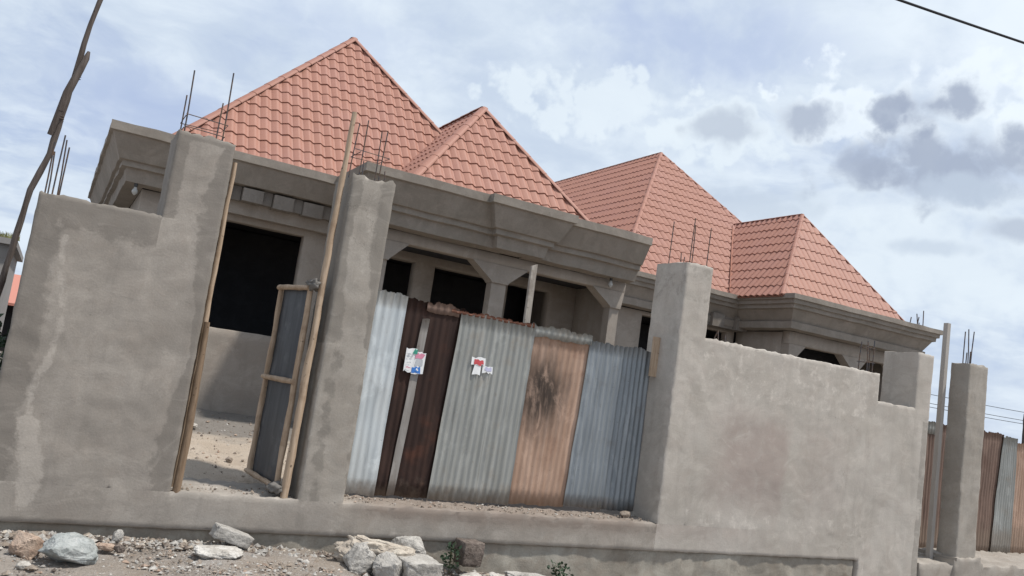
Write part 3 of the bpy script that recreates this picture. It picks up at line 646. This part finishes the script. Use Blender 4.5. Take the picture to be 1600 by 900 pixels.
# unfinished blocks under the left cornice
for k_ in range(5):
    x = 1.60+.44*k_
    for (x0, x1, y_, z0, z1) in ((x, x+.29, 4.40, 3.665, 3.862), (x+.295, x+.435, 4.49, 3.69, 3.884)):
        mb = MB(); d_ = [rng.uniform(-.012, .012) for _ in range(4)]
        mb.box(x0+d_[0]*.3, x1, y_+d_[1], 4.598, z0+d_[2], z1-abs(d_[3])*.6); mb.build('block', M['block'], H)
mb = MB(); mb.box(1.62, 3.83, 4.60, 4.745, 3.50, 3.885); mb.build('lintel', M['house'], H)
for i in range(5):
    mb = MB(); x = 11.55+.34*i; y_ = 5.86+(.10 if i % 2 else 0)
    mb.box(x, x+.325, y_, 6.19, 3.57+rng.uniform(-.01, .01), 3.86+rng.uniform(-.015, .01)); mb.build('block', M['block'], H)
# walls
def opens(x0, x1, z0, z1, ops): return lambda x, z: x0 < x < x1 and z0 < z < z1 and not any(a < x < b and c < z < d for a, b, c, d in ops)
def hwall(x0, x1, z0, z1, y0, y1, ops=(), m='house', axis='x', label=None, step=.25):
    xb = [x0, x1]; zb = [z0, z1]
    for a, b, c, d in ops: xb += [a, b]; zb += [c, d]
    return slab('wall', M[m], H, sorted(set(xb)), sorted(set(zb)), opens(x0, x1, z0, z1, ops), y0, y1, step, .006, 0, axis=axis, label=label, jag=.003, chamfer=.01)
hwall(.79, 8.12, .3, 3.58, 4.75, 4.95, [(1.42, 3.09, 1.86, 3.41), (4.0, 4.92, 1.5, 3.38), (5.26, 6.38, 1.5, 3.38), (6.63, 7.46, .78, 3.36)], step=.14)
hwall(4.95, 11, .3, 3.58, .79, .99, axis='y')
hwall(3.63, 4.745, .3, 3.58, 8.0, 8.12, axis='y')
hwall(4.955, 6.19, .3, 3.6, 8.12, 7.92, axis='y')
hwall(8.125, 13.2, .3, 3.6, 6.2, 6.4, [(10.62, 13.0, 1.7, 3.52)], step=.2)
hwall(4.86, 6.19, .3, 3.6, 13.24, 13.44, axis='y')
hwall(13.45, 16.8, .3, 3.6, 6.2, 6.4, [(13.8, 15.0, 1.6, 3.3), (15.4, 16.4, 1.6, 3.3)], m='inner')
hwall(4.86, 11, .3, 3.6, 16.99, 16.80, axis='y')
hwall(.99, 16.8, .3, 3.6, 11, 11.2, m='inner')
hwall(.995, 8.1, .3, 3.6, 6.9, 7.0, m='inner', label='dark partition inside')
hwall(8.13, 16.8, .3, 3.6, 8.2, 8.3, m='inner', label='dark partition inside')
mb = MB()
mb.box(.8, 8.1, 4.96, 11, 3.62, 4.24); mb.box(3.85, 8.1, 3.66, 4.95, 3.52, 4.235); mb.box(8.1, 13.23, 6.21, 11, 3.625, 4.245); mb.box(13.23, 16.98, 4.87, 11, 3.63, 4.238)
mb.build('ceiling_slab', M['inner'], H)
mb = MB(); mb.box(.95, 16.9, 4.97, 11, .3, .76); mb.box(3.6, 8.3, 3.2, 4.74, .3, .78); mb.build('floor_slab', M['house'], H)
# arcades: beam with chamfered haunches, columns with flared capitals
def arcade(y0, y1, x0, x1, cols, zc, zt, flare, beam_z):
    slab('beam', M['house'], H, [x0, x1], [beam_z, zt], lambda x, z: True, y0, y1, .2, .005, 0, jag=.002)
    for (a, b, fl, fr) in cols:
        c = MB(); c.box(a, b, y0+.015, y1-.015, .5, zc)
        co = c.build('column', M['house'], H)
        vs = []
        for z, s_ in ((zc, 0), (zc+.03, .06), (beam_z+.002, 1)):
            for (x, y) in ((a-fl*s_-.012, y0-.004-.012*(s_ < 1)), (b+fr*s_+.012, y0-.004-.012*(s_ < 1)), (b+fr*s_+.012, y1+.004), (a-fl*s_-.012, y1+.004)): vs.append((x, y, z))
        q = MB(); q.add(vs, [(3, 2, 1, 0), (8, 9, 10, 11)]+[(k*4+j, k*4+(j+1) % 4, (k+1)*4+(j+1) % 4, (k+1)*4+j) for k in (0, 1) for j in range(4)])
        q.build('capital', M['house'], co)
arcade(3.45, 3.65, 3.70, 8.12, [(3.74, 3.97, 0, .28), (5.66, 5.91, .36, .33), (7.86, 8.04, .38, .05)], 3.14, 3.583, .3, 3.42)
arcade(4.65, 4.85, 13.24, 17.0, [(13.26, 13.45, 0, .28), (15.17, 15.40, .30, .27), (16.70, 16.98, .3, 0)], 3.07, 3.613, .3, 3.35)

# roofs
def wave(t):
    t = t**.85
    return .0155*(1-math.cos(2*math.pi*t))+.004*math.sin(4*math.pi*t)
TW = .166
def tile_mesh(g, w=TW, k=8, lip=.018):
    v = []; f = []; sm = []
    for i in range(k+1):
        u = i/k; h = wave(u)
        v += [(u*w, 0, h+lip), (u*w, g*1.03, h+.001), (u*w, .003, h-.012), (u*w, 0, h+lip)]
    for i in range(k):
        a = 4*i; b = a+4
        f.append((a, b, b+1, a+1)); sm.append(True)
        f.append((a+2, b+2, b+3, a+3)); sm.append(False)
    me = bpy.data.meshes.new('tile'); me.from_pydata(v, [], f); me.polygons.foreach_set('use_smooth', sm); me.materials.append(M['tile']); me.update()
    return v, f, sm, me
TILES = {g: tile_mesh(g) for g in (.258, .317)}
budget = [300]
def tiled_face(parent, O, e, s, poly, individual, uoff=0., TG=.258):
    TV, TF, TS, TILE = TILES[TG]
    """O eave corner, e along the eave, s up the slope, poly: (u,v) corners of the face, counter-clockwise"""
    O, e, s = Vector(O), Vector(e).normalized(), Vector(s).normalized(); n = e.cross(s)
    if n.z < 0: raise ValueError('face flipped')
    B = Matrix((e, s, n)).transposed().to_4x4(); B.translation = O
    edges = []
    for (a, b) in zip(poly, poly[1:]+poly[:1]):
        d = Vector((b[0]-a[0], b[1]-a[1])).normalized(); edges.append((Vector(a), Vector((d.y, -d.x))))   # outward
    umin = min(p[0] for p in poly); umax = max(p[0] for p in poly); vmax = max(p[1] for p in poly)
    joined = MB(); off = wloc(parent)
    r = 0
    while r*TG < vmax:
        c0 = math.floor((umin-uoff)/TW)-1
        for c in range(c0, int((umax-uoff)/TW)+2):
            u0, v0 = c*TW+uoff, r*TG
            corners = [Vector((u0+a, v0+b)) for a in (0, TW) for b in (0, TG)]
            dist = [max((p-q).dot(nn) for q in corners) if False else (max((q-p).dot(nn) for q in corners), min((q-p).dot(nn) for q in corners)) for p, nn in edges]
            if any(mn > -.005 for mx, mn in dist): continue
            cut = [k for k, (mx, mn) in enumerate(dist) if mx > .004 and not (abs(edges[k][1].y+1) < 1e-4)]
            if not cut: vs, fs, sm, me = TV, TF, TS, TILE
            else:
                bm = bmesh.new(); bv = [bm.verts.new(p) for p in TV]
                for fc, q in zip(TF, TS):
                    ff = bm.faces.new([bv[i] for i in fc]); ff.smooth = q
                for k in cut:
                    p, nn = edges[k]; bmesh.ops.bisect_plane(bm, geom=bm.verts[:]+bm.edges[:]+bm.faces[:], dist=1e-5, plane_co=(p.x-u0, p.y-v0, 0), plane_no=(nn.x, nn.y, 0), clear_outer=True)
                if not bm.faces: bm.free(); continue
                bm.verts.index_update(); vs = [v.co.copy() for v in bm.verts]; fs = [tuple(v.index for v in fc.verts) for fc in bm.faces]; sm = [fc.smooth for fc in bm.faces]; bm.free(); me = None
            T = B @ Matrix.Translation((u0, v0, .004+rng.uniform(-.003, .003)))
            if individual and budget[0] > 0:
                budget[0] -= 1
                if me is None:
                    me = bpy.data.meshes.new('tile'); me.from_pydata(vs, [], fs); me.polygons.foreach_set('use_smooth', sm); me.materials.append(M['tile']); me.update()
                o = link('tile', me, parent); T = T.copy(); T.translation -= off; o.matrix_local = T
            else:
                b = len(joined.v); joined.v += [tuple(T @ Vector(p)) for p in vs]
                for fc, q in zip(fs, sm): joined.f.append(tuple(b+i for i in fc)); joined.m.append(0); joined.sm.append(q)
        r += 1
    if joined.v: joined.build('tile_courses', M['tile'], parent, kind='stuff')
def ridge(parent, a, b, r=.058, name='ridge_cap'):
    a, b = Vector(a), Vector(b); L = (b-a).length; n = max(1, round(L/.38)); d = (b-a).normalized()
    side = d.cross(Vector((0, 0, 1))).normalized(); upv = side.cross(d)
    mb = MB()
    for i in range(n):
        vs = []
        for f, rr in ((i/n, r*1.12), (min(1, (i+1.08)/n), r)):
            p = a.lerp(b, f)+upv*.012
            for k in range(9):
                an = math.pi*(k/8); vs.append(p+side*math.cos(an)*rr*1.05+upv*(math.sin(an)*rr*.62-.03))
        mb.add(vs, [(k, k+1, 9+k+1, 9+k) for k in range(8)], 0, True); mb.add(vs[:9], [tuple(range(9))])
    mb.build(name, M['tile'], parent)
def hip(xl, xr, yf, h, run, yb, individual, left=True, front_first=True, z0=4.25, label=None, left_ind=False, g=.258, rr=.07):
    xm = (xl+xr)/2; hw = (xr-xl)/2; ap = Vector((xm, yf+run, z0+h)); bk = Vector((xm, yb-run, z0+h))
    FL, FR, BL, BR = Vector((xl, yf, z0)), Vector((xr, yf, z0)), Vector((xl, yb, z0)), Vector((xr, yb, z0))
    mb = MB(); dz = Vector((0, 0, -.012))
    vs = [p+dz for p in (FL, FR, BR, BL, ap, bk)]
    mb.add(vs, [(0, 1, 4), (1, 2, 5, 4), (2, 3, 5), (3, 0, 4, 5), (3, 2, 1, 0)])
    ro = mb.build('roof', M['tile'], H, label)
    sl_ = math.hypot(run, h)
    tiled_face(ro, FL, (1, 0, 0), (0, run, h), [(0, 0), (xr-xl, 0), (hw, sl_)], individual, uoff=hw % TW, TG=g)
    ss = math.hypot(hw, h); Ln = yb-yf
    # left slope: eave runs from back to front
    tiled_face(ro, BL, (0, -1, 0), (hw, 0, h), [(0, 0), (Ln, 0), (Ln-run, ss), (run, ss)], left_ind, TG=g)
    tiled_face(ro, FR, (0, 1, 0), (-hw, 0, h), [(0, 0), (Ln, 0), (Ln-run, ss), (run, ss)], False, TG=g)
    e_ = Vector((0, 0, .038))
    ridge(ro, FL+e_, ap+e_, rr, name='hip_cap'); ridge(ro, FR+e_, ap+e_, rr, name='hip_cap'); ridge(ro, bk+e_, ap+e_, rr)
    return ro
rB = hip(4.03, 7.18, 3.2, 1.84, 1.37, 9.0, True, label='small porch hip roof')
rA = hip(.96, 6.78, 4.5, 3.18, 2.33, 12.5, True, label='large hip roof on the left')
rC = hip(9.79, 17.16, 6.0, 4.21, 3.99, 19.4, False, label='large hip roof on the right', g=.317, rr=.042)
rD = hip(12.70, 16.68, 4.45, 2.30, 1.54, 11.0, False, label='low hip roof over the right bay', g=.317, rr=.042)
# valley flashings
def valley(parent, a, b, w_=.14):
    a, b = Vector(a), Vector(b); d = (b-a).normalized(); s_ = d.cross(Vector((.3, -.6, .75))).normalized(); mb = MB()
    nrm = s_.cross(d); nrm = nrm if nrm.z > 0 else -nrm
    vs = []
    for p in (a, b):
        for t_ in (-1, 0, 1): vs.append(p+s_*w_*t_+nrm*(.035 if t_ else .005)+Vector((0, -.015, .02)))
    mb.add(vs, [(0, 1, 4, 3), (1, 2, 5, 4)]); mb.build('valley_flashing', M['tile'], parent)
def planeA(x): return None
valley(rB, (4.20, 4.52, 4.30), (5.15, 5.66, 5.62), .12)
valley(rD, (12.86, 6.05, 4.32), (14.62, 8.1, 6.42), .12)
# bars left standing on the bay cornice
bars(H, [(16.95, 4.62, 4.29, .24), (17.14, 4.55, 4.29, .34), (17.18, 4.6, 4.29, .28), (17.26, 4.6, 4.29, .16), (17.40, 4.6, 4.29, .46)], 0, .012, .03)

# bulbs under the soffits
def bulb(x, y, z, lab):
    r_ = root('light_bulb', lab, 'bulb', (x, y, z), 'bulbs under the cornices')
    mb = MB(); mb.tube([(x, y, z), (x, y, z-.05)], .024, 10); mb.build('socket', M['socket'], r_)
    mb = MB(); pts = [(x, y, z-.05-.11*k/6) for k in range(7)]; mb.tube(pts, [.018, .022, .032, .038, .036, .026, .008], 12); mb.build('globe', M['bulb'], r_)
bulb(7.72, 3.33, 3.598, 'white bulb hanging under the porch cornice above its right column')
bulb(.69, 4.55, 3.598, 'unlit bulb hanging under the cornice corner above the left wall')

# ------------------------------------------------------------------ fence at the far right
ff = root('corrugated_fence', 'fence of grey, brown and orange corrugated sheets behind the far right pillar', 'fence', (14.5, 1.2, 0))
csheet('corrugated_sheet', M['zinc_old'], ff, 12.2, 13.3, 1.86, 2.07, 1.185, lab='grey strip along the top of the first sheet')
csheet('corrugated_sheet', M['rust_brown'], ff, 12.2, 13.36, -.05, 2.05, 1.2, lab='faded pinkish brown sheet')
csheet('corrugated_sheet', M['rust_brown'], ff, 13.32, 14.98, -.05, 2.07, 1.215, lab='brown rusted sheet', x1t=15.1)
csheet('corrugated_sheet', M['zinc_old'], ff, 14.86, 15.5, -.03, 2.03, 1.19, lab='dull grey sheet', x0t=15.04)
csheet('corrugated_sheet', M['rust_pink'], ff, 15.3, 16.5, -.03, 1.95, 1.205, lab='orange rusted sheet', x0t=15.4)
csheet('corrugated_sheet', M['zinc_old'], ff, 16.4, 18.2, -.03, 2.02, 1.22)
mb, m = pole('', '', [(15.9, 1.32, -.1), (15.92, 1.32, 2.5)], .04, M['wood_grey']); mb.build('fence_post', m, ff)
for x_ in (12.3, 14.1, 18.0):
    mb, m = pole('', '', [(x_, 1.32, -.1), (x_+.02, 1.32, 1.95)], .04, M['wood_grey']); mb.build('fence_post', m, ff)

# ------------------------------------------------------------------ wires
def wire(name, lab, a, b, sag, r, cat, group=None):
    a, b = Vector(a), Vector(b); mb = MB()
    mb.tube([a.lerp(b, k/24)-Vector((0, 0, sag*4*(k/24)*(1-k/24))) for k in range(25)], r, 6)
    tag(mb.build(name, M['cable']), lab, cat, group)
wire('power_line', 'thick dark cable crossing the sky at the upper right corner', (2.5, -2, 5.72), (14.2, -2, 7.2), .06, .014, 'cable')
for z_, lab in ((5.75, 'uppermost of the thin wires far off above the fence'), (5.12, 'middle one of the thin wires far off above the fence'), (4.86, 'lowest of the thin wires far off above the fence')):
    wire('utility_wire', lab, (45, 30, z_), (95, 30, z_+.9), .5, .022, 'cable', 'thin distant wires')

# ------------------------------------------------------------------ neighbours on the left
nb = root('neighbour_house', 'small grey flat roofed building beyond the left wall end with grass on its roof', 'house', (-3, 13, .3))
slab('wall', M['far_wall'], nb, [-7, -1.75, -1.2, -.93], [.2, 2.2, 2.75, 3.05], lambda x, z: not (-1.75 < x < -1.13 and 2.2 < z < 2.75), 12, 12.25, .4, .02)
mb = MB(); mb.box(-7, -.95, 12.26, 17, .2, 3.04); mb.build('side_wall', M['far_wall'], nb)
mb = MB(); mb.box(-7.1, -.83, 11.88, 17.1, 3.05, 3.17); mb.build('roof_slab', M['far_wall'], nb)
mb = MB(); mb.box(-1.74, -1.14, 12.1, 12.2, 2.2, 2.75); mb.build('window', M['dark'], nb)
rn = root('neighbour_house', 'low shed with a reddish roof between the leaning pole and left wall', 'shed', (-1.5, 20, .5))
mb = MB(); mb.add([(-5, 19, 2.02), (.4, 19, 2.02), (.4, 23, 3.0), (-5, 23, 3.0), (-5, 19, 1.95), (.4, 19, 1.95), (.4, 23, 2.93), (-5, 23, 2.93)], [(0,1,2,3),(7,6,5,4),(0,4,5,1),(1,5,6,2),(2,6,7,3),(3,7,4,0)]); mb.build('roof', M['far_roof'], rn)
mb = MB(); mb.box(-4.8, .2, 19.3, 22.8, 0, 2.0); mb.build('wall', M['dark'], rn)
def leaf_mb(c, rad, n, size, seed, flat=1.):
    r_ = random.Random(seed); mb = MB()
    for _ in range(n):
        while True:
            p = Vector((r_.uniform(-1, 1), r_.uniform(-1, 1), r_.uniform(-1, 1)))
            if p.length < 1 and fbm(p.x*2+seed, p.y*2, p.z*2) > -.15: break
        p = Vector((c[0]+p.x*rad[0], c[1]+p.y*rad[1], c[2]+p.z*rad[2]))
        d = Vector((r_.uniform(-1, 1), r_.uniform(-1, 1), r_.uniform(-.3, 1))).normalized()*size*r_.uniform(.6, 1.4); s_ = d.cross(Vector((r_.uniform(-1, 1), r_.uniform(-1, 1), r_.uniform(-1, 1)))).normalized()*size*.3
        mb.add([p, p+d*.5+s_, p+d, p+d*.5-s_], [(0, 1, 2, 3)])
    return mb
def grass_mb(c, rad, n, h, seed):
    r_ = random.Random(seed); mb = MB()
    for _ in range(n):
        a = r_.uniform(0, 6.28); q = math.sqrt(r_.random()); x = c[0]+math.cos(a)*q*rad[0]; y = c[1]+math.sin(a)*q*rad[1]; hh = h*r_.uniform(.4, 1.2); dx, dy = r_.uniform(-.5, .5)*hh, r_.uniform(-.5, .5)*hh; w_ = h*.05
        mb.add([(x-w_, y, c[2]), (x+w_, y, c[2]), (x+dx*.4+w_*.7, y+dy*.4, c[2]+hh*.6), (x+dx*.4-w_*.7, y+dy*.4, c[2]+hh*.6), (x+dx, y+dy, c[2]+hh)], [(0, 1, 2, 3), (3, 2, 4)])
    return mb
o = grass_mb((-1.7, 12.2, 3.17), (.9, .3), 700, .14, 5).build('roof_grass', M['leaf_dry'], kind='stuff'); o['label'] = 'dry yellow green grass growing on the roof edge of the grey neighbour'; o['category'] = 'grass'
hb = root('bush', 'dark green bush behind the left end of the wall, under the reddish shed roof', 'bush', (-.9, 9, .4))
leaf_mb((-1.1, 9, 1.0), (.8, .5, .72), 900, .12, 8).build('foliage', M['leaf'], hb)
mb = MB(); mb.tube([(-1.1, 9, .2), (-1.05, 9, .9)], .04, 7); mb.build('stem', M['stem'], hb)

# ------------------------------------------------------------------ stones, blocks, weeds
def rock_mesh(dims, seed, boxy=0., sub=1, rough=.06, name='rock'):
    r_ = random.Random(seed); bm = bmesh.new()
    for _ in range(26):
        p = Vector((r_.gauss(0, 1), r_.gauss(0, 1), r_.gauss(0, 1))).normalized()
        if boxy: 
            q = max(abs(p.x), abs(p.y), abs(p.z)); p = p.lerp(p/q, boxy)
        bm.verts.new(p*r_.uniform(.86, 1.04))
    if boxy > .6:
        for sx_ in (-1, 1):
            for sy_ in (-1, 1):
                for sz_ in (-1, 1): bm.verts.new(Vector((sx_, sy_, sz_))*r_.uniform(.88, 1.0))
    bmesh.ops.convex_hull(bm, input=bm.verts[:])
    loose = [v for v in bm.verts if not v.link_faces]; bmesh.ops.delete(bm, geom=loose, context='VERTS')
    bmesh.ops.bevel(bm, geom=bm.edges[:], offset=.035, segments=1, affect='EDGES', clamp_overlap=True)
    bmesh.ops.triangulate(bm, faces=bm.faces[:])
    for _ in range(sub): bmesh.ops.subdivide_edges(bm, edges=bm.edges[:], cuts=1, use_grid_fill=True)
    for v in bm.verts:
        v.co *= 1+fbm(v.co.x*1.6+seed, v.co.y*1.6, v.co.z*1.6)*rough*1.7+fbm(v.co.x*5+seed, v.co.y*5, v.co.z*5)*rough*.9+fbm(v.co.x*14+seed, v.co.y*14, v.co.z*14)*rough*.35
        v.co = Vector((v.co.x*dims[0]/2, v.co.y*dims[1]/2, v.co.z*dims[2]/2))
    bm.normal_update(); me = bpy.data.meshes.new(name); bm.to_mesh(me); bm.free()
    for p in me.polygons: p.use_smooth = True
    return me
def rock(lab, loc, dims, m, seed, rot=(0, 0, 0), boxy=.2, cat='stone', name='rock', sub=3, rough=.06, parent=None, group=None):
    me = rock_mesh(dims, seed, boxy, sub, rough, name); me.materials.append(M[m])
    o = link(name, me, parent); o.location = Vector(loc)-wloc(parent); o.rotation_euler = rot
    if parent is None: tag(o, lab, cat, group)
    elif lab: o['label'] = lab
    return o
rock('sandy orange brown rock in the lower left corner, left of the green grey one', (.165, -.62, -.04), (.225, .22, .21), 'st_orange', 2, (0, .2, .4), .35)
rock('large pale green grey rock near the lower left corner', (.44, -.80, -.03), (.41, .34, .26), 'st_green', 5, (.1, .05, .2), .45)
rock('long broken concrete slab propped against the plinth below the doorway', (1.70, -.16, .0), (.34, .16, .11), 'st_grey', 9, (.05, .30, .1), .95, 'slab', 'broken_slab', rough=.035)
rock('flat white mottled rock lying on the dirt below the propped slab', (1.55, -.48, -.07), (.47, .30, .12), 'st_white', 14, (0, .07, .1), .2)
rock('small upright triangular grey stone at the foot of the left wall', (.80, -.16, -.04), (.10, .09, .12), 'st_grey', 22, (.2, .4, .3), .1)
rock('small flat tan stone lying behind the green grey rock', (.72, -.42, -.07), (.17, .12, .06), 'st_orange', 23, (0, .1, .2), .4)
rock('small dark round stone touching the flat tan stone', (.80, -.50, -.06), (.09, .08, .08), 'st_dark', 24)
rock('small pale stone at the left frame edge before the sandy rock', (.16, -.98, -.09), (.10, .09, .07), 'st_white', 25)
rock('tiny bright white chip on the open dirt left of the rubble lump', (2.26, -.40, -.13), (.05, .04, .035), 'st_white', 27)
rock('dark brown squared block standing against the plinth right of the rubble lump', (4.02, -.14, -.07), (.25, .2, .24), 'st_dark', 31, (0, .03, .1), .97, 'block', 'masonry_block', rough=.03)
rock('pale broken stone below the dark brown block', (3.88, -.52, -.22), (.30, .24, .12), 'st_white', 33, (0, .1, .3), .4)
rock('whitish rock with a dark hollow, right of the pale broken stone', (4.12, -.62, -.22), (.27, .22, .16), 'st_white', 36, (.2, 0, .6), .2)
rock('broad flat grey stone at the foundation right of the dark block', (4.55, -.36, -.25), (.46, .26, .15), 'st_grey', 38, (0, .06, .1), .6)
rock('thin cream stone at the bottom edge, in front of the broad flat grey one', (4.52, -.72, -.27), (.34, .18, .08), 'st_orange', 39, (0, 0, .2), .5)
rock('small stone lying on the yard soil inside the doorway', (1.92, 1.55, .43), (.085, .08, .08), 'st_brown', 41, (0, .3, 0), .1)
rock('pebble right of the small stone on the yard soil', (2.09, 1.68, .42), (.035, .035, .03), 'st_brown', 42)
rock('flat white stone lying on the yard soil near the left jamb', (1.72, 3.3, .60), (.26, .2, .07), 'st_white', 43)
rock('flat pale stone on the yard soil by the free edge of the door', (2.72, 3.2, .60), (.30, .22, .07), 'st_white', 44)
rock('rough lump of mortar lying at the right end of the threshold', (6.18, .24, .35), (.17, .12, .10), 'st_brown', 46)
lump = root('rubble_lump', 'big lump of grey stones still stuck together with pale mortar, against the plinth', 'rubble', (3.02, -.4, -.25))
rock('', (3.0, -.33, -.08), (.74, .54, .46), 'st_mortar', 52, (0, .05, 0), .3, name='mortar', rough=.15, sub=3, parent=lump)
rock('', (2.76, -.50, -.08), (.34, .28, .30), 'st_grey', 53, (.2, -.35, .2), .35, name='stone', parent=lump)
rock('', (3.30, -.26, -.04), (.32, .32, .30), 'st_grey', 54, (0, .2, .3), .5, name='stone', parent=lump)
rock('', (2.97, -.68, -.13), (.34, .26, .28), 'st_grey', 55, (.4, .6, .6), .5, name='stone', parent=lump)
rock('', (3.25, -.66, -.15), (.36, .30, .26), 'st_grey', 56, (.1, 0, .1), .75, name='stone', parent=lump)
rock('', (3.12, -.52, -.06), (.34, .26, .2), 'st_mortar', 57, (.1, 0, .1), .3, name='mortar', rough=.15, parent=lump)
def weed(lab, c, rad, n, size, seed, grass=0, mm='leaf'):
    r_ = root('weed', lab, 'weed', (c[0], c[1], c[2]-rad[2]))
    leaf_mb(c, rad, n, size, seed).build('leaves', M[mm], r_)
    mb = MB()
    for k in range(5):
        q = random.Random(seed+k); mb.tube([(c[0], c[1], c[2]-rad[2]*1.2), (c[0]+q.uniform(-.7, .7)*rad[0], c[1]+q.uniform(-.7, .7)*rad[1], c[2]+rad[2]*.6)], .003, 5)
    mb.build('stem', M['stem'], r_)
weed('dark leafy weed in the gap between the rubble lump and the dark block', (3.80, -.20, -.10), (.10, .10, .14), 90, .045, 61)
weed('green weed growing at the foundation by the bottom edge, right of the broad flat stone', (5.12, -.14, -.22), (.14, .08, .10), 90, .045, 63)
# gravel and crumbs: too many to count
r_ = random.Random(99); mb = MB()
octs = [(1,0,0),(-1,0,0),(0,1,0),(0,-1,0),(0,0,1),(0,0,-1)]; of = [(0,2,4),(2,1,4),(1,3,4),(3,0,4),(2,0,5),(1,2,5),(3,1,5),(0,3,5)]
def pebble(x, y, z, s):
    rx, ry, rz = s*r_.uniform(.6, 1.3), s*r_.uniform(.6, 1.3), s*r_.uniform(.4, .9); a = r_.uniform(0, 3.14); ca, sa = math.cos(a), math.sin(a); mi = r_.choice((0, 0, 1, 1, 2, 3, 4))
    vs = []
    for (px, py, pz) in octs:
        q = (px*rx+r_.uniform(-.25, .25)*s, py*ry+r_.uniform(-.25, .25)*s, pz*rz+r_.uniform(-.2, .2)*s); vs.append((x+q[0]*ca-q[1]*sa, y+q[0]*sa+q[1]*ca, z+q[2]))
    mb.add(vs, of, mi)
for _ in range(15000):
    x = r_.uniform(-1, 9.5); y = -abs(r_.gauss(0, .75))-.0
    if y < -2.2: continue
    if fbm(x*.9, y*.9, 12) < r_.uniform(-.7, .3): continue
    pebble(x, y, gz(x, y)+.008, .006+.016*r_.random()**3+(.02 if r_.random() < .03 else 0))
mb.build('gravel', [M['st_grey'], M['st_brown'], M['st_white'], M['st_dark'], M['st_orange']], kind='stuff')['label'] = 'loose gravel and chips scattered on the dirt before the plinth'
mb = MB()
for _ in range(1500):
    x = r_.choice((r_.uniform(-1, 2.6), r_.uniform(-1, 9.5))); y = -.02-abs(r_.gauss(0, .12)); pebble(x, y, gz(x, y)+.015+.03*max(0, .1+y)*3, .012+.03*r_.random()**2.5)
mb.build('debris', [M['st_grey'], M['st_brown'], M['st_grey'], M['st_dark'], M['st_mortar']], kind='stuff')['label'] = 'broken mortar and stone chips heaped along the foot of the plinth'
mb = MB()
for _ in range(900):
    x = r_.uniform(1.2, 6.4); y = r_.uniform(.03, .42)
    if 2.25 < x < 2.72: continue
    pebble(x, y, .325+fbm(x*3, y*3, 1)*.012, .004+.016*r_.random()**3)
for _ in range(700):
    x = r_.uniform(1.0, 3.2); y = r_.uniform(.95, 4.6); pebble(x, y, yz(x, y)+fbm(x*1.3, y*1.3, 2)*.03+.005, .005+.02*r_.random()**4)
mb.build('crumbs', [M['st_brown'], M['st_brown'], M['st_white'], M['st_dark'], M['st_orange']], kind='stuff')['label'] = 'mortar crumbs and pebbles on the threshold and yard'
print('tiles left', budget[0])
